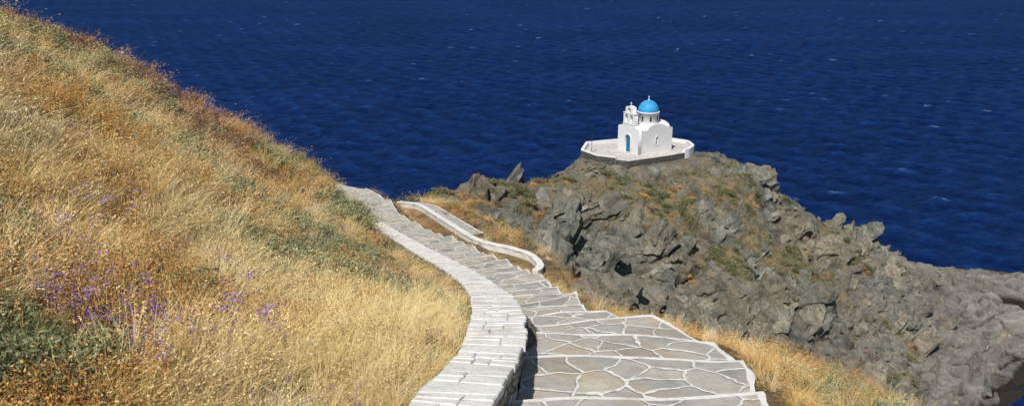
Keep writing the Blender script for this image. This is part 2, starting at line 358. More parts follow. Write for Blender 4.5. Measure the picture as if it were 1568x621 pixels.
# ---------------------------------------------------------------- stepped stone path
def build_path():
    s_end=PSs[-1];steps=[0.];s=0.;acc=0.
    while s<s_end-.3:
        s+=.02;fr=.6-.12*min(1,max(0,(s-9)/10));acc+=fr*(pathz(s-.02)-pathz(s))
        if acc>(.145 if s<8 else .175)*(1 if random.random()<.7 else 1.25): steps.append(s);acc=0
    steps.append(s_end)
    v=[];f=[];mi=[]
    def P(s,u,z):
        lx=np.interp(s,PSs,PS[:,0]);ly=np.interp(s,PSs,PS[:,1]);rx=np.interp(s,PSs,PS[:,2]);ry=np.interp(s,PSs,PS[:,3])
        return (lx+(rx-lx)*u,ly+(ry-ly)*u,z)
    NU=12
    pj=(0,0,0)
    for k in range(len(steps)-1):
        a,b=steps[k],steps[k+1];L=b-a
        fr=.4+.12*min(1,max(0,(a-9)/10))
        z0=pathz((a+b)/2)+fr*(pathz(a)-pathz(b))/2;z1=z0-fr*(pathz(a)-pathz(b))
        j=(random.uniform(-.16,.16),random.uniform(-.08,.08),random.uniform(0,6)) if k<len(steps)-2 else (0,0,0)
        wR=random.uniform(-.02,.07)
        def off(u,jj): return jj[0]*(u-.5)*2+jj[1]*math.sin(u*5+jj[2])
        nw=.05 if a<9 else .035
        NR=max(3,int(L/.16))
        rows=[a+(L-nw)*i/NR for i in range(NR)]+[b-nw,b]
        us=[0]+[.045+(.91)*i/(NU-1) for i in range(NU)]+[1.0+wR]
        us[-2]=1-.05/1.8+wR
        base=len(v)
        for r,s in enumerate(rows):
            w=r/(NR+1)
            e1=random.uniform(-.010,.010);e2=random.uniform(-.012,.012)
            for ci,u in enumerate(us):
                o=off(u,pj)*(1-w)+off(u,j)*w if r<NR else off(u,j)
                if r==NR: o+=random.uniform(-.014,.014)
                zz=z0+(z1-z0)*((s-a)/max(L,.01))
                du=(e1 if ci==len(us)-2 else (e2 if ci==len(us)-1 else 0))
                q=P(min(s+o,s_end),u+du,zz+.006*math.sin(s*7+u*11));v.append(q)
        for u in us: v.append(P(min(b+off(u,j)+.01,s_end),u,z1-.5))
        n=len(us)
        for r in range(NR+2):
            for c in range(n-1):
                i=base+r*n+c;f.append((i,i+1,i+n+1,i+n))
                mi.append(1 if (r==NR or c>=n-2) and r<NR+1 else (0 if r<NR+1 else 1))
        for r in range(NR+1):
            i=base+r*n+n-1;i2=i+n
            p,q=v[i],v[i2];bi=len(v);v.append((p[0]+.02,p[1],p[2]-.55));v.append((q[0]+.02,q[1],q[2]-.55))
            f.append((i,bi,bi+1,i2));mi.append(2)
        pj=j
    return mesh_obj('stone_path',v,f,(M_PAVE,M_WHITE,M_WALLSIDE),mi)
build_path()
# ---------------------------------------------------------------- white capped walls
def mat_grout():
    m,nt,b=newmat('lime_grout');n=N(nt)
    n.lk(n.ramp(n.noise(n.pos(),12,4),[(.3,(.38,.36,.32)),(.7,(.60,.58,.54))]),b.inputs['Base Color']);return m
M_GROUT=mat_grout()
def build_wall(name,line,side,width,hf,below,slab=(.14,.30),side_mats=(1,1)):
    T=np.gradient(line[:,:2],axis=0);T/=np.linalg.norm(T,axis=1)[:,None]
    Nn=np.stack([T[:,1],-T[:,0]],axis=1)*side
    s=np.concatenate([[0],np.cumsum(np.linalg.norm(np.diff(line[:,:2],axis=0),axis=1))])
    hh=hf(line[:,1])*np.ones(len(line))
    def at(q,u,z):
        x=np.interp(q,s,line[:,0]);y=np.interp(q,s,line[:,1]);zz=np.interp(q,s,line[:,2]+hh)
        n0=np.interp(q,s,Nn[:,0]);n1=np.interp(q,s,Nn[:,1])
        return (x+n0*u,y+n1*u,zz+z)
    v=[];f=[];mi=[]
    n=max(2,int(s[-1]/.25));rows=[]
    for i in range(n+1):
        q=s[-1]*i/n;b=len(v)
        jt=.02*math.sin(i*1.7)
        v+= [at(q,.015+jt*.5,-below),at(q,.0+jt,-.010),at(q,width+jt,-.010),at(q,width,-below)]
        rows.append(b)
    for i in range(n):
        a,b=rows[i],rows[i+1]
        m_=1 if line[min(int(i/n*len(line)),len(line)-1),1]<9.5 and side_mats[0] else 0
        f+=[(a,a+1,b+1,b),(a+1,a+2,b+2,b+1),(a+2,a+3,b+3,b+2)];mi+=[m_,2,side_mats[1]]
    for r in(rows[0],rows[-1]): f.append((r,r+1,r+2,r+3));mi.append(side_mats[0])
    q=.0;skew=0.
    while q<s[-1]-.05:
        L=random.uniform(*slab);q2=min(q+L,s[-1]);sk2=random.uniform(-.05,.05)
        r=random.random()
        cuts=[0,1] if r<.15 else ([0,random.uniform(.3,.7),1] if r<.72 else [0,random.uniform(.25,.4),random.uniform(.6,.75),1])
        g=.0055
        for c in range(len(cuts)-1):
            u0=cuts[c]*(width+.05)-.025+(g if c else random.uniform(-.02,.01));u1=cuts[c+1]*(width+.05)-.025-(g if c<len(cuts)-2 else random.uniform(-.01,.02))
            zt=random.uniform(0,.008);j=lambda:random.uniform(-.007,.007)
            sa_=lambda u:skew*(u/width-.5)*2;sb_=lambda u:sk2*(u/width-.5)*2
            spl=[(0,1)]
            if L>.2 and len(cuts)>2 and random.random()<.55: m_=random.uniform(.35,.65);spl=[(0,m_),(m_,1)]
            for (t0,t1) in spl:
                b=len(v)
                def Q(t,u): return (q+sa_(u))*(1-t)+(q2+sb_(u))*t
                cor=[(Q(t0,u0)+g+j(),u0+j()),(Q(t1,u0)-g+j(),u0+j()),(Q(t1,u1)-g+j(),u1+j()),(Q(t0,u1)+g+j(),u1+j())]
                mid=(sum(c_[0] for c_ in cor)/4,sum(c_[1] for c_ in cor)/4)
                for (a,u) in cor: v.append(at(a,u,-.05))
                for (a,u) in cor: v.append(at(a,u,zt-.007+random.uniform(-.002,.002)))
                for (a,u) in cor:
                    da=math.copysign(min(.012,abs(mid[0]-a)*.5),mid[0]-a);du=math.copysign(.012,mid[1]-u)
                    v.append(at(a+da,u+du,zt+random.uniform(-.003,.003)))
                for k in range(4):
                    k2=(k+1)%4
                    f+=[(b+k,b+k2,b+4+k2,b+4+k),(b+4+k,b+4+k2,b+8+k2,b+8+k)];mi+=[0,0]
                f.append((b+8,b+9,b+10,b+11));mi.append(0)
        q=q2;skew=sk2
    return mesh_obj(name,v,f,(M_WHITE,M_WALLSIDE,M_GROUT),mi)
k=PSs<PSs[-1]-1.5
inner=np.stack([PS[k,0],PS[k,1],CZ-PS[k,4]],axis=1)[::3]
build_wall('parapet_wall',inner,-1,.48,wallh,1.2)
lwl=LW.copy();lwl[:,2]=CZ-LW[:,2]
build_wall('parapet_wall',lwl,1,.26,lambda y:.22,1.2,slab=(.3,.6),side_mats=(0,0))
def ribbon():
    T=np.gradient(LW[:,:2],axis=0);T/=np.linalg.norm(T,axis=1)[:,None]
    Nn=np.stack([T[:,1],-T[:,0]],axis=1);v=[];f=[];mi=[]
    i0=62
    for i in range(i0,len(LW)):
        z=CZ-LW[i,2]+.02
        for u in(.27,1.1,1.18): v.append((LW[i,0]+Nn[i,0]*u,LW[i,1]+Nn[i,1]*u,z))
        v.append((LW[i,0]+Nn[i,0]*1.2,LW[i,1]+Nn[i,1]*1.2,z-1.2))
    for i in range(len(LW)-i0-1):
        for c in range(3): a=i*4+c;f.append((a,a+1,a+5,a+4));mi.append((0,1,2)[c])
    mesh_obj('stone_path',v,f,(M_PAVE,M_WHITE,M_WALLSIDE),mi)
ribbon()
# ---------------------------------------------------------------- rocks
def rock_mesh(name,seed,mat=M_ROCK,linked=False,npt=15,dims=(1,.7,.45),sub=3,rough=.015,layer=.13):
    r=random.Random(seed);bm=bmesh.new()
    for i in range(npt):
        p=Vector((r.gauss(0,1),r.gauss(0,1),r.gauss(0,1)))
        m=max(abs(p.x),abs(p.y),abs(p.z));p/=m**.7*p.length**.3
        p*=r.uniform(.8,1.1)
        bm.verts.new((p.x*dims[0],p.y*dims[1],p.z*dims[2]))
    res=bmesh.ops.convex_hull(bm,input=bm.verts)
    bmesh.ops.delete(bm,geom=[g for g in res['geom_interior'] if isinstance(g,bmesh.types.BMVert)],context='VERTS')
    bmesh.ops.dissolve_limit(bm,angle_limit=.2,verts=bm.verts,edges=bm.edges)
    bmesh.ops.triangulate(bm,faces=bm.faces)
    bmesh.ops.subdivide_edges(bm,edges=bm.edges,cuts=sub,use_grid_fill=True)
    offs={}
    for v in bm.verts:
        L=int(math.floor((v.co.z+.04*math.sin(v.co.x*3+seed)+5)/layer))
        if L not in offs: offs[L]=(r.uniform(.72,1.08),r.uniform(-.11,.11),r.uniform(-.11,.11))
        s_,ox,oy=offs[L]
        v.co.x=v.co.x*s_+ox;v.co.y=v.co.y*s_+oy
        v.co+=Vector((r.uniform(-1,1),r.uniform(-1,1),r.uniform(-1,1)))*rough*2
    me=bpy.data.meshes.new(name);bm.to_mesh(me);bm.free();me.materials.append(mat)
    o=bpy.data.objects.new(name,me)
    if linked: link(o)
    return o
o=rock_mesh('bedrock_outcrop',3,M_ROCK,True,22,(1,.8,.5),4,.012,9);o.location=(.16,8.45,CZ-4.12);o.scale=(.22,.75,.36);o.rotation_euler=(.0,.2,.1)
o=rock_mesh('bedrock_outcrop',5,M_ROCK,True,22,(1,.8,.5),4,.012,9);o.location=(.20,7.25,CZ-3.88);o.scale=(.2,.5,.18);o.rotation_euler=(0,.15,-.2)
# ---------------------------------------------------------------- GN scatter
def scatter(name,srcs,pts,rots,scls,idx):
    col=bpy.data.collections.new(name+'_sources')
    for i,o in enumerate(srcs):
        o.name='%s_part_%02d'%(name,i);col.objects.link(o)
    me=bpy.data.meshes.new(name);me.vertices.add(len(pts));me.vertices.foreach_set('co',np.asarray(pts,np.float32).ravel())
    a=me.attributes.new('rot','FLOAT_VECTOR','POINT');a.data.foreach_set('vector',np.asarray(rots,np.float32).ravel())
    a=me.attributes.new('scl','FLOAT_VECTOR','POINT');a.data.foreach_set('vector',np.asarray(scls,np.float32).ravel())
    a=me.attributes.new('idx','INT','POINT');a.data.foreach_set('value',np.asarray(idx,np.int32))
    me.update();ob=link(bpy.data.objects.new(name,me))
    g=bpy.data.node_groups.new(name+'_gn','GeometryNodeTree')
    g.interface.new_socket('Geometry',in_out='INPUT',socket_type='NodeSocketGeometry')
    g.interface.new_socket('Geometry',in_out='OUTPUT',socket_type='NodeSocketGeometry')
    gi=g.nodes.new('NodeGroupInput');go=g.nodes.new('NodeGroupOutput')
    ci=g.nodes.new('GeometryNodeCollectionInfo');ci.inputs['Collection'].default_value=col
    ci.inputs['Separate Children'].default_value=True;ci.inputs['Reset Children'].default_value=True
    ip=g.nodes.new('GeometryNodeInstanceOnPoints');ip.inputs['Pick Instance'].default_value=True
    def na(nm,dt):
        n=g.nodes.new('GeometryNodeInputNamedAttribute');n.data_type=dt;n.inputs['Name'].default_value=nm
        return [q for q in n.outputs if q.enabled and q.name=='Attribute'][0]
    er=g.nodes.new('FunctionNodeEulerToRotation')
    g.links.new(gi.outputs[0],ip.inputs['Points']);g.links.new(ci.outputs[0],ip.inputs['Instance'])
    g.links.new(na('idx','INT'),ip.inputs['Instance Index']);g.links.new(na('rot','FLOAT_VECTOR'),er.inputs[0])
    g.links.new(er.outputs[0],ip.inputs['Rotation']);g.links.new(na('scl','FLOAT_VECTOR'),ip.inputs['Scale'])
    g.links.new(ip.outputs[0],go.inputs[0])
    md=ob.modifiers.new('scatter','NODES');md.node_group=g
    return ob
def rocks(name,n,mu,sg,smin,smax,emb,thr,seedk,stretch=1.):
    bx=rng.uniform(-6,60,n);by=rng.uniform(50,116,n)
    rk=lookup(rockd,bx,by);hh=lookup(H2,bx,by);tw=lookup(wt,bx,by);cl=fbm(bx*.2,by*.2,seedk)
    k=(rk>.5)&(hh>1.5)&(tw<.01)&(rng.random(n)<(cl-thr)*2.2)&(rng.random(n)<.05+smooth01(3.5,9,hh))
    bx,by,hh=bx[k],by[k],hh[k];n=len(bx)
    sz=np.clip(np.exp(rng.normal(mu,sg,n)),smin,smax)
    dk=np.sqrt(((bx-tc[0])/7)**2+((by-tc[1])/6)**2);sz=np.where(dk<1.7,np.minimum(sz,.35),sz)
    dipx=.45+.5*(fbm(bx*.08,by*.08,400)-.5);dipy=-.35+.5*(fbm(bx*.08,by*.08,410)-.5)
    scatter(name,[rock_mesh('r',seedk+i,dims=[(1,.7,.40),(1.2,.6,.3),(1,.8,.6),(1.4,.6,.35),(1,.9,.3)][i%5],sub=4,npt=16+i) for i in range(12)],
      np.stack([bx,by,hh-emb*sz],1),np.stack([dipx+rng.normal(0,.12,n),dipy+rng.normal(0,.12,n),.6+rng.normal(0,.35,n)],1),
      np.stack([sz*stretch,sz*rng.uniform(.6,1.1,n),sz*rng.uniform(.7,1.3,n)],1),rng.integers(0,12,n))
rocks('schist_outcrops',3700,.22,.5,.4,2.9,.32,.31,500,1.25)
rocks('loose_rocks',10000,-1.0,.5,.12,.8,.1,.34,600)
# ---------------------------------------------------------------- plants
def tinted(name,v,f,t,mats,mi):
    o=mesh_obj(name,v,f,mats,mi,linked=False)
    a=o.data.attributes.new('tint','FLOAT','FACE');a.data.foreach_set('value',np.array(t,np.float32));return o
def ribbon_blade(v,f,t,mi,p,ang,h,lean,w,m,tint,seg=3,droop=1.6):
    dx,dy=math.cos(ang),math.sin(ang);px,py=-dy,dx;b=len(v)
    pts=[]
    for i in range(seg+1):
        q=i/seg;r=lean*h*q**droop;z=h*q*(1-.25*lean*q*q)
        ww=w*(1-q*.8);x=p[0]+dx*r;y=p[1]+dy*r;zz=p[2]+z;pts.append((x,y,zz))
        v.append((x-px*ww/2,y-py*ww/2,zz));v.append((x+px*ww/2,y+py*ww/2,zz))
    for i in range(seg): f.append((b+2*i,b+2*i+1,b+2*i+3,b+2*i+2));t.append(tint);mi.append(m)
    return pts
def leafq(v,f,t,mi,c,s,r,m,tint,el=1.6):
    a=Vector((r.gauss(0,1),r.gauss(0,1),r.gauss(0,1))).normalized();b_=a.cross(Vector((r.gauss(0,1),r.gauss(0,1),r.gauss(0,1)))).normalized()
    c=Vector(c);b=len(v)
    for q in(c-a*s*el*.5,c+b_*s*.4,c+a*s*el*.5,c-b_*s*.4): v.append(tuple(q))
    f.append((b,b+1,b+2,b+3));t.append(tint);mi.append(m)
def straw(seed,n=60,R=.17,h0=.22,h1=.6):
    r=random.Random(seed);v=[];f=[];t=[];mi=[];bias=r.uniform(0,6.28);bt=r.random()*.5
    for i in range(n):
        a=r.uniform(0,6.28);rr=R*r.random();p=(rr*math.cos(a),rr*math.sin(a),-.05)
        an=a+r.gauss(0,.6) if r.random()<.45 else bias+r.gauss(0,.5)
        h=r.uniform(h0,h1);ti=bt+.5*r.random()
        pts=ribbon_blade(v,f,t,mi,p,an,h,r.uniform(.25,1.3),r.uniform(.004,.0065),0,ti,3,2.0)
        if r.random()<.25:
            e=Vector(pts[-1]);d=(e-Vector(pts[-2])).normalized();d.z-=.25
            for k in range(3): leafq(v,f,t,mi,e+d*.016*k,.013,r,0,min(1,ti*.5+.5),2.0)
    return tinted('s',v,f,t,(M_STRAW,),mi)
def herb(seed,mat=M_HERB,n=14,R=.09,h=.34,ls=.012,flower=None,nl=9,br=4,lean=.7,fp=.8):
    r=random.Random(seed);v=[];f=[];t=[];mi=[];mats=[mat]+([flower] if flower else [])
    for i in range(n):
        a=r.uniform(0,6.28);rr=R*math.sqrt(r.random());p=(rr*math.cos(a),rr*math.sin(a),-.04)
        hh=h*r.uniform(.5,1.1);ti=r.random()
        pts=ribbon_blade(v,f,t,mi,p,a+r.gauss(0,.5),hh,r.uniform(.1,lean),.004,0,ti*.6,3)
        for b in range(br):
            q=r.uniform(.35,1);k=min(int(q*3),2);w=q*3-k;P=Vector(pts[k]).lerp(Vector(pts[k+1]),w)
            l=hh*r.uniform(.2,.4)
            p2=ribbon_blade(v,f,t,mi,P,r.uniform(0,6.28),l,r.uniform(.3,.8),.003,0,ti*.6,2)
            for c in range(nl):
                e=Vector(p2[-1])+Vector((r.gauss(0,1),r.gauss(0,1),r.gauss(0,.7)))*.022
                leafq(v,f,t,mi,e,ls*r.uniform(.6,1.3),r,1 if flower and r.random()<fp else 0,min(1,ti*.5+r.random()*.5),1.3)
    return tinted('h',v,f,t,tuple(mats),mi)
def shrub(seed,mat,n=800,R=.4,H=.42,ls=.028,twig=40,el=2.2):
    r=random.Random(seed);v=[];f=[];t=[];mi=[]
    lob=[(r.uniform(0,6.28),r.uniform(0,.75)*R,r.uniform(.3,.6)*R) for _ in range(9)]
    for i in range(twig):
        a=r.uniform(0,6.28);ribbon_blade(v,f,t,mi,(0,0,-.03),a,H*r.uniform(.6,1.25),r.uniform(.2,1.2),.006,0,.1+.3*r.random(),3,1.1)
    for i in range(n):
        a,rr,lr=lob[i%9];d=Vector((r.gauss(0,1),r.gauss(0,1),abs(r.gauss(0,1)))).normalized()*lr*(.55+.6*r.random()**.6)
        c=Vector((math.cos(a)*rr+d.x,math.sin(a)*rr+d.y,d.z*H/R*1.3*(.6+.5*lr/R)))
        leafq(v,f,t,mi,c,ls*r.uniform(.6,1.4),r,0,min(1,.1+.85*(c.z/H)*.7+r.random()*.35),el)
    return tinted('b',v,f,t,(mat,),mi)
def polar(n,r0,r1,a0,a1,pw=.35):
    u=rng.random(n);q=pw;r=(r0**q+u*(r1**q-r0**q))**(1/q);a=np.radians(rng.uniform(a0,a1,n))
    return r*np.sin(a),r*np.cos(a),r
def gauss_w(x,y,L):
    w=np.zeros(x.shape)
    for cx,cy,rx,ry in L: w=np.maximum(w,np.exp(-((x-cx)/rx)**2-((y-cy)/ry)**2))
    return w
def place(x,y,r,sbase,sgrow,hgrow=None,tilt=.15,zoff=0,zvar=.25):
    n=len(x);z=lookup(H2,x,y)+zoff
    rnd=rng.uniform(.65,1.3,n);s=sbase*(1+r*sgrow)*rnd
    sz=sbase*(1+r*(sgrow if hgrow is None else hgrow))*rnd
    return np.stack([x,y,z],1),np.stack([rng.normal(0,tilt,n),rng.normal(0,tilt,n),rng.uniform(0,6.28,n)],1),np.stack([s,s,sz*rng.uniform(1-zvar,1+zvar,n)],1)
def soil(x,y):
    d,lat,w,pz=path_info(x,y)
    ok=(lat<-(w+.60))|(lat>(w+.2))|(d>8)
    dl,_,sd=lw_info(x,y)
    ok&=~((dl<.5))&~((sd>0)&(dl<1.4)&(y>44))
    ok&=lookup(rockm,x,y)<.6
    ok&=(lookup(H2,x,y)>2)
    return ok,lat,w,dl
x,y,r=polar(34000,2.3,60,-46,46,.45)
ok,lat,w,dl=soil(x,y);x,y,r,lat,w,dl=x[ok],y[ok],r[ok],lat[ok],w[ok],dl[ok]
leftm=lat<0
pn=fbm(x*.35,y*.35,200);pn2=fbm(x*.8+5,y*.8,210);pn3=fbm(x*.6+9,y*.6,220);pn4=fbm(x*.5+2,y*.5,230)
gold=gauss_w(x,y,[(-1.1,7,.8,4.),(-6.5,9,2.,2.),(-1.5,5,.7,1.2),(-9.5,14,2,2),(-8,17,1.3,1.5)])
sage=gauss_w(x,y,[(-4.4,15,1.2,2.4),(-3.5,19,1.0,3.),(-5.8,16,1.0,1.6),(-2.9,4.6,.5,.6),(-7,27,1.2,3),(-9,37,2,3),(-3.0,11.5,.8,1.6),(5.2,12.5,1.1,1.4),(-11.0,19,1.8,2.4),(-2.1,12.5,.6,2.2),(4.6,10.2,.6,.8),(-7.5,14.5,.9,1.),(-4.6,26,.8,2.5)])
red=gauss_w(x,y,[(-12.5,30,2.2,7),(-11,37,1.8,5),(-9.5,44,2,4),(-12.5,22,2,3),(3.2,17,1.0,2.5),(-4,44,2,6),(-1,38,2,3),(-7,50,2,3),(0,27,1.2,5),(3,13.5,.6,1.5),(-7.5,21,1.5,3),(-9.5,26,1.8,4),(-6,32,1.,3.5)])
u=rng.random(len(x));far=smooth01(12,30,r);rt=(~leftm)&(dl>0)
hi=lambda p,c=.5:np.clip((p-c)*7,-1,1)
ws=.64+1.4*gold+.46*hi(pn,.50)+.20*rt
wh=.78+.45*hi(pn2,.5)+.1*far;wh=np.where(gold>.5,wh*.4,wh)
wg=.20+2.6*sage+.25*far+.36*hi(pn3,.56)+.25*rt
wr=.14+2.8*red+.30*far+.28*hi(pn4,.57)+.30*rt
wp=np.where((r<10)&leftm,.20+1.4*gauss_w(x,y,[(-2.6,5.5,.5,.4),(-2.25,5.1,.35,.25),(-1.45,4.9,.3,.3),(-1.8,5.9,.3,.25)]),.01)
wy=.34+.5*hi(pn4,.5)
wgr=.26+.28*hi(pn3,.5)
Wm=np.clip(np.stack([ws,wh,wg,wr,wp,wgr,wy],0),0.001,None)**2.4;Wm/=Wm.sum(0);cum=np.cumsum(Wm,0)
ty=np.minimum((u[None]>cum).sum(0),6)
keepf=np.array([.9,.95,.38,.40,.36,.7,.8])[ty]
keepf=keepf*np.where(rt,.75,1)
thin=rng.random(len(x))<keepf
x,y,r,ty,lat,w,rt,dl=x[thin],y[thin],r[thin],ty[thin],lat[thin],w[thin],rt[thin],dl[thin]
for t,name,src,sb,sg,hg in((0,'dry_grass',[straw(i) for i in range(7)],.62,.04,.008),
  (1,'dry_wildflowers',[herb(20+i,n=13,R=.14,h=.30,lean=1.1,nl=7) for i in range(5)],.78,.045,.018),
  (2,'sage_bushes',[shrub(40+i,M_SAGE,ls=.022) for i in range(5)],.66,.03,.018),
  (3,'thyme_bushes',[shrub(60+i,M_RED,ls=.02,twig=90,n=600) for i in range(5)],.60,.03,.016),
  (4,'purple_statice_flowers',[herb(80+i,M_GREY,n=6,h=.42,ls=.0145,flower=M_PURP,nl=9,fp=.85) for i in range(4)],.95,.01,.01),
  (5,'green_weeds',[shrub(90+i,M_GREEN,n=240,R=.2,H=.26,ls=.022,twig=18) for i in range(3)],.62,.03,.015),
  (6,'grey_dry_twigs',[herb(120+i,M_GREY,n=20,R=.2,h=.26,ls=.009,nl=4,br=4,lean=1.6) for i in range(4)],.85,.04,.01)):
    k=ty==t
    p,ro,sc=place(x[k],y[k],r[k],sb,sg,hg)
    ed=np.clip(np.where(lat[k]<0,(-lat[k]-w[k]-.5)/1.3,(lat[k]-w[k])/1.2),0,1)
    sc[:,2]*=.45+.55*ed
    sc[:,:2]*=(.6+.4*ed)[:,None]
    sc*=np.where(rt[k],.72,1)[:,None]
    sc[:,2]*=np.where(dl[k]<2.5,.4,1)
    if t==0: sc[:,2]*=1+.35*np.exp(-((x[k]+1.4)/.7)**2-((y[k]-5.5)/1.5)**2)
    scatter(name,src,p,ro,sc,rng.integers(0,len(src),k.sum()))
n=22000;x=rng.uniform(-12,50,n);y=rng.uniform(48,106,n)
vg=lookup(veg,x,y);hz=lookup(H2,x,y);tw=lookup(wt,x,y)
k=(rng.random(n)<vg**1.5*.40*np.clip((fbm(x*.5,y*.5,320)-.35)*4,0.1,1)+.015*(fbm(x*.3,y*.3,310)>.48))&(hz>5)&(tw<.02)
x,y=x[k],y[k];n=len(x)
p,ro,sc=place(x,y,np.zeros(n),1.35,0,None,.2,-.05)
dk=np.sqrt(((x-tc[0])/7)**2+((y-tc[1])/6)**2);sc*=np.where(dk<1.5,.45,1)[:,None]
nzs=fbm(x*.3,y*.3,300);sel=(nzs+rng.normal(0,.05,n)>.42)
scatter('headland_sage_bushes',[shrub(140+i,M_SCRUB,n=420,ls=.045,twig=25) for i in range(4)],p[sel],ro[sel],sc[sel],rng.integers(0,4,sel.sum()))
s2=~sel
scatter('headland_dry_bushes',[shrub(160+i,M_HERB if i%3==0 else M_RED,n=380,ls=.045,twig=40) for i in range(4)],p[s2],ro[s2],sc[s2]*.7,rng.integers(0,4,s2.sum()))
# ---------------------------------------------------------------- church
def empty(name,loc,rz=0):
    e=bpy.data.objects.new(name,None);link(e);e.location=loc;e.rotation_euler=(0,0,rz);return e
CH=empty('white_chapel',(13.4,91.9,BZ),math.radians(31));CH.scale=(.90,.90,.90)
def box(name,x0,x1,y0,y1,z0,z1,mat,par,bev=.04):
    v=[(x,y,z) for z in(z0,z1) for x,y in((x0,y0),(x1,y0),(x1,y1),(x0,y1))]
    f=[(3,2,1,0),(4,5,6,7),(0,1,5,4),(1,2,6,5),(2,3,7,6),(3,0,4,7)]
    o=mesh_obj(name,v,f,(mat,),parent=par)
    if bev: m=o.modifiers.new('b','BEVEL');m.width=bev;m.segments=2
    return o
def prof(name,outline,holes,plane,off,thick,mat,par,bev=.02):
    cu=bpy.data.curves.new(name,'CURVE');cu.dimensions='2D';cu.fill_mode='BOTH';cu.extrude=thick/2
    for pl in [outline]+holes:
        sp=cu.splines.new('POLY');sp.points.add(len(pl)-1);sp.use_cyclic_u=True
        for i,(a,b) in enumerate(pl): sp.points[i].co=(a,b,0,1)
    cu.materials.append(mat);o=bpy.data.objects.new(name,cu);link(o,par)
    if plane=='YZ': o.rotation_euler=(math.pi/2,0,math.pi/2);o.location=(off+thick/2,0,0)
    else: o.rotation_euler=(math.pi/2,0,0);o.location=(0,off+thick/2,0)
    return o
def arch(cx,z0,w,h,n=10):
    r=w/2;pts=[(cx-r,z0),(cx+r,z0)]
    for i in range(n+1): a=math.pi*i/n;pts.append((cx+r*math.cos(a),z0+h-r+r*math.sin(a)))
    return pts
def simple(name,col,rough=.5):
    m,nt,b=newmat(name);n=N(nt)
    c2=tuple(q*.7 for q in col);n.lk(n.ramp(n.noise(n.pos(),3,4),[(.35,c2),(.6,col)]),b.inputs['Base Color']);b.inputs['Roughness'].default_value=rough;return m
M_BLUE=simple('dome_blue_paint',(.05,.34,.66),.55);M_DOOR=simple('door_blue_paint',(.02,.16,.30));M_DARK=simple('dark_glass',(.03,.04,.05),.2);M_BRONZE=simple('bronze',(.14,.10,.05),.4)
M_FLAG=simple('terrace_flagstones',(.55,.53,.49),.8)
LX,WY,HB=5.2,3.9,2.85
def gable(y0):
    pts=[(.5,-.3),(LX,-.3),(LX,HB)]
    for i in range(13):
        t=i/12;a=math.pi*t;pts.append((2.85+1.45*math.cos(a),HB+.62*math.sin(a)))
    pts.append((.5,HB));return pts
prof('side_wall_south',gable(0),[arch(2.85,.95,.34,.95)],'XZ',0,.35,M_CH,CH)
prof('side_wall_north',gable(0),[],'XZ',WY-.35,.35,M_CH,CH)
box('core',.45,LX-.02,.30,WY-.30,-.3,HB-.03,M_CH,CH)
def vault(name,axis,c0,a0,a1,r,h,z,mat):
    v=[];f=[];n=16
    for s in(a0,a1):
        for i in range(n+1):
            a=math.pi*i/n;q=c0+r*math.cos(a);zz=z+h*math.sin(a);v.append((q,s,zz) if axis=='y' else (s,q,zz))
    for i in range(n): f.append((i,i+1,n+2+i,n+1+i))
    f.append(tuple(range(n+1)));f.append(tuple(range(n+1,2*n+2)))
    return mesh_obj(name,v,f,(mat,),parent=CH)
vault('transept_vault','y',2.85,.36,WY-.36,1.40,.58,HB-.04,M_CH)
vault('nave_vault','x',WY/2,.62,LX-.05,1.5,.60,HB-.03,M_CH)
pl=mesh_obj('window_pane',[(2.6,.18,.9),(3.1,.18,.9),(3.1,.18,2.0),(2.6,.18,2.0)],[(0,1,2,3)],(M_DARK,),parent=CH)
prof('window_frame',arch(2.85,.82,.62,1.25),[arch(2.85,.95,.34,.95)],'XZ',-.05,.07,M_CH,CH)
for i in range(4): box('window_bar_%d'%i,2.69,3.01,.08,.12,1.1+.18*i,1.13+.18*i,M_CH,CH,0)
box('window_mullion',2.835,2.865,.06,.10,.95,1.88,M_CH,CH,0)
c=WY/2
fo=[(0,-.3),(WY,-.3),(WY,3.0)]
for i in range(7): a=math.pi/2*i/6;fo.append((WY-.95*math.sin(a)*1.0,3.0+.45*(1-math.cos(a))))
fo+= [(c+1.0,3.5),(c+1.0,4.72),(c+.66,4.76),(c+.66,5.35),(c+.45,5.5),(c,5.6),(c-.45,5.5),(c-.66,5.35),(c-.66,4.76),(c-1.0,4.72),(c-1.0,3.5)]
for i in range(7): a=math.pi/2*(6-i)/6;fo.append((.95*math.sin(a),3.0+.45*(1-math.cos(a))))
prof('facade_belfry',fo,[arch(c-.47,3.66,.52,.88),arch(c+.47,3.66,.52,.88),arch(c,4.84,.48,.52),arch(c,0.0,1.0,2.15)],'YZ',0,.6,M_CH,CH)
box('belfry_ledge',-.05,.65,c-1.06,c+1.06,3.42,3.50,M_CH,CH,.01)
box('belfry_cornice',-.05,.65,c-1.07,c+1.07,4.66,4.74,M_CH,CH,.01)
prof('door',arch(c,0.0,1.0,2.15),[],'YZ',.15,.08,M_DOOR,CH)
prof('door_surround',arch(c,-.02,1.34,2.36),[arch(c,-.01,1.0,2.15)],'YZ',-.06,.058,M_CH,CH)
def lathe(name,prf,cx,cy,mat,n=40,par=CH):
    v=[];f=[]
    for r_,z in prf:
        for i in range(n): a=2*math.pi*i/n;v.append((cx+r_*math.cos(a),cy+r_*math.sin(a),z))
    for k in range(len(prf)-1):
        for i in range(n): j=(i+1)%n;f.append((k*n+i,k*n+j,(k+1)*n+j,(k+1)*n+i))
    return mesh_obj(name,v,f,(mat,),parent=par,smooth=True)
for cy,z in((c-.47,4.3),(c+.47,4.3),(c,5.24)): lathe('bell',[(0,z),(.08,z-.02),(.11,z-.18),(.17,z-.32),(.17,z-.34)],.3,cy,M_BRONZE,14)
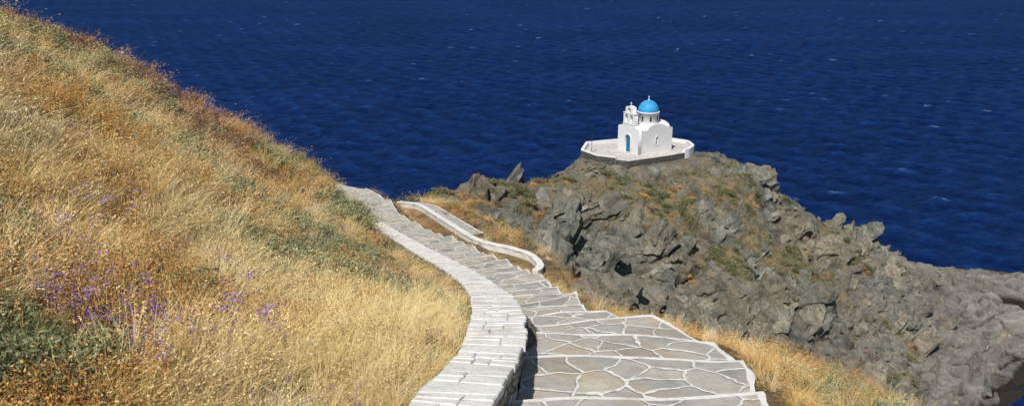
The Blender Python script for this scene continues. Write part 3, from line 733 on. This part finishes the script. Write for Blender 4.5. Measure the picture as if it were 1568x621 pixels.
def cross(x,y,z,h):
    box('cross_post',x-.03,x+.03,y-.03,y+.03,z,z+h,M_CH,CH,0);box('cross_arm',x-.029,x+.029,y-h*.32,y+h*.32,z+h*.6,z+h*.6+.06,M_CH,CH,0)
cross(.3,c,5.55,.5)
dx_=2.95
lathe('drum',[(1.28,2.9),(1.28,4.55),(1.36,4.57),(1.36,4.68),(1.24,4.70)],dx_,c,M_CH,48)
lathe('dome',[(1.25*math.cos(a),4.68+1.35*math.sin(a)) for a in np.linspace(0,math.pi/2,18)],dx_,c,M_BLUE,56)
lathe('dome_finial',[(.1,6.0),(.12,6.07),(.05,6.15),(0,6.17)],dx_,c,M_CH,12);cross(dx_,c,6.12,.4)
for i in range(8):
    a=2*math.pi*i/8+.35
    v=[];pts=arch(0,3.62,.22,.62,8)
    for (u_,z_) in pts: v.append((dx_+1.285*math.cos(a)-u_*math.sin(a),c+1.285*math.sin(a)+u_*math.cos(a),z_))
    mesh_obj('drum_window_%d'%i,v,[tuple(range(len(v)))],(M_DARK,),parent=CH)
def terrace():
    T0=np.array(TER+[TER[0]],float);P=[]
    for i in range(len(T0)-1):
        for k_ in range(5): P.append(T0[i]*(1-k_/5)+T0[i+1]*k_/5)
    P=np.array(P);n=len(P)
    Ps=(np.roll(P,1,0)+P*2+np.roll(P,-1,0))/4
    m_=np.zeros(n);m_[20:40]=1;P=P*(1-m_[:,None])+Ps*m_[:,None]
    T_=empty('chapel_terrace',(0,0,0))
    v=[(p[0],p[1],BZ-.005) for p in P]+[(p[0],p[1],BZ-1.4) for p in P];f=[tuple(range(n))]+[(i,(i+1)%n,n+(i+1)%n,n+i) for i in range(n)]
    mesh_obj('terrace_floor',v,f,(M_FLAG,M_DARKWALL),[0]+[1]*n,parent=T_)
    cen=P.mean(0)
    def para(i0,i1,h,mo,nm,th=.30):
        v=[];f=[];mi=[]
        for i in range(i0,i1+1):
            p=P[i%n];d=(cen-p)/np.linalg.norm(cen-p);q=p+d*th;o=p-d*.04
            v+=[(o[0],o[1],BZ-1.35),(o[0],o[1],BZ+h-.08),(o[0],o[1],BZ+h),(q[0],q[1],BZ+h),(q[0],q[1],BZ)]
        m=i1-i0
        for i in range(m):
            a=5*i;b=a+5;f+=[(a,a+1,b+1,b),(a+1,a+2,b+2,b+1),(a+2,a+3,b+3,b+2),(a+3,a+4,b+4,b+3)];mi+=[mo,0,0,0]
        f+=[(0,1,2,3,4),(5*m,5*m+1,5*m+2,5*m+3,5*m+4)];mi+=[0,0]
        mesh_obj(nm,v,f,(M_CH,M_DARKWALL),mi,parent=T_)
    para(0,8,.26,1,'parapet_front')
    para(19,50,.34,0,'parapet_back')
    for i in (2,):
        p=P[i];box('lamp_post',p[0]+.5,p[0]+.56,p[1]+.6,p[1]+.66,BZ,BZ+2.2,M_DARK,T_,0)
terrace()
# ---------------------------------------------------------------- sea
def sea():
    m,nt,b=newmat('sea_water');n=N(nt);nt.nodes.remove(b)
    pa=n.pos((.5,1.3,1),(0,0,-.15));pb=n.pos((.7,1.2,1),(0,0,.3))
    w2=n.noise(pb,.8,5,.72,.3);w0=n.noise(pa,.025,4,.6,.4)
    ah=n.add('ShaderNodeAttribute',attribute_name='crest');af=n.add('ShaderNodeAttribute',attribute_name='foam')
    f=n.math('MULTIPLY_ADD',w2,.55,n.math('MULTIPLY_ADD',ah.outputs['Fac'],.22,n.math('MULTIPLY',w0,.25)))
    col=n.ramp(f,[(.38,(.0005,.0048,.034)),(.48,(.0009,.0095,.064)),(.58,(.0018,.019,.104)),(.72,(.006,.043,.17))])
    foam=n.math('MULTIPLY',af.outputs['Fac'],n.ramp(n.noise(pa,1.6,4,.7),[(.49,0.),(.59,.55)]))
    col=n.mix(foam,col,(.38,.46,.58))
    bp=n.add('ShaderNodeBump');bp.inputs['Strength'].default_value=1.;bp.inputs['Distance'].default_value=.8;n.lk(w2,bp.inputs['Height'])
    d=n.add('ShaderNodeBsdfDiffuse');n.lk(col,d.inputs['Color']);n.lk(bp.outputs[0],d.inputs['Normal'])
    g=n.add('ShaderNodeBsdfGlossy');g.inputs['Roughness'].default_value=.25;g.inputs['Color'].default_value=(.5,.75,1,1);n.lk(bp.outputs[0],g.inputs['Normal'])
    fr=n.add('ShaderNodeFresnel');fr.inputs['IOR'].default_value=1.33;n.lk(bp.outputs[0],fr.inputs['Normal'])
    mx=n.add('ShaderNodeMixShader');n.lk(n.math('MULTIPLY',n.math('MINIMUM',fr.outputs[0],.5),.28),mx.inputs[0]);n.lk(d.outputs[0],mx.inputs[1]);n.lk(g.outputs[0],mx.inputs[2])
    out=[q for q in nt.nodes if q.type=='OUTPUT_MATERIAL'][0];n.lk(mx.outputs[0],out.inputs[0])
    rr=list(np.exp(np.arange(math.log(55),math.log(1300),.0042)))
    r_=rr[-1]
    while r_<12000: r_*=1.15;rr.append(r_)
    rr=np.array([.5,20,40]+rr)
    an=np.concatenate([np.linspace(-38,44,640),np.linspace(44,322,50)[1:]])
    A,R=np.meshgrid(np.radians(an),rr)
    x=R*np.sin(A);y=R*np.cos(A)
    g2=np.random.default_rng(3);h=np.zeros(x.shape);fd=np.radians(16)
    for i in range(46):
        lam=1.2*(1.049**i);th=fd+g2.normal(0,.65);amp=.0095*lam**.95*g2.uniform(.5,1.3)
        kx=2*math.pi/lam*math.sin(th);ky=2*math.pi/lam*math.cos(th);ph=g2.uniform(0,6.28)
        res=np.maximum(R*.0042,R*math.radians(82/640));fade=smooth01(1.6,3.0,lam/res)
        env=.2+1.6*vnoise(x/lam/2.2+i*7,y/lam/1.8,700+i)
        s=np.sin(kx*x+ky*y+ph)
        h+=amp*fade*env*(1.3-2*np.sqrt(np.abs((1-s)/2)+1e-6))
    hn=h/(h[(R>90)&(R<400)].std());hn-=hn[(R>90)&(R<400)].mean()
    gust=fbm(x/45,y/25,800)
    foam_=smooth01(2.9,3.5,hn*(1+.0009*R)+(gust-.5)*2.)*smooth01(.57,.66,fbm(x/4,y/2.5,820))
    inside=(R>50)&(R<1300)
    h=np.where(inside,h-h[inside].mean(),0)
    ny_,nx_=x.shape;I=np.arange(nx_*ny_).reshape(ny_,nx_)
    F=np.stack([I[:-1,:-1],I[1:,:-1],I[1:,1:],I[:-1,1:]],axis=2).reshape(-1,4)
    me=fast_mesh('sea',np.stack([x,y,h],2).reshape(-1,3),F,m,(('crest',np.where(inside,.5+.17*hn,.5)),('foam',np.where(inside,foam_,0))))
    me.polygons.foreach_set('use_smooth',np.ones(len(F),dtype=bool))
    link(bpy.data.objects.new('sea',me))
sea()
# ---------------------------------------------------------------- light + camera
az=Vector((-.38,-.92,0)).normalized();el=math.radians(51)
sd=Vector((az.x*math.cos(el),az.y*math.cos(el),math.sin(el)))
L=bpy.data.lights.new('sun','SUN');L.energy=5.0;L.angle=math.radians(.5);L.color=(1,.96,.9)
lo=bpy.data.objects.new('sun',L);link(lo);lo.rotation_euler=(-sd).to_track_quat('-Z','Y').to_euler()
w=bpy.data.worlds.new('World');SC.world=w;w.use_nodes=True;nt=w.node_tree
sk=nt.nodes.new('ShaderNodeTexSky');sk.sky_type='NISHITA';sk.sun_disc=False;sk.sun_elevation=el;sk.sun_rotation=math.atan2(az.x,az.y)
bg=nt.nodes['Background'];nt.links.new(sk.outputs[0],bg.inputs[0]);bg.inputs[1].default_value=.065
SC.view_settings.view_transform='Standard';SC.view_settings.look='None';SC.view_settings.exposure=0
cd=bpy.data.cameras.new('camera');cd.sensor_width=36;cd.lens=18/math.tan(math.radians(30));cd.clip_end=20000;cd.clip_start=.05
co=bpy.data.objects.new('camera',cd);link(co);co.location=(0,0,CZ);co.rotation_euler=(math.radians(90-17),0,0)
SC.camera=co
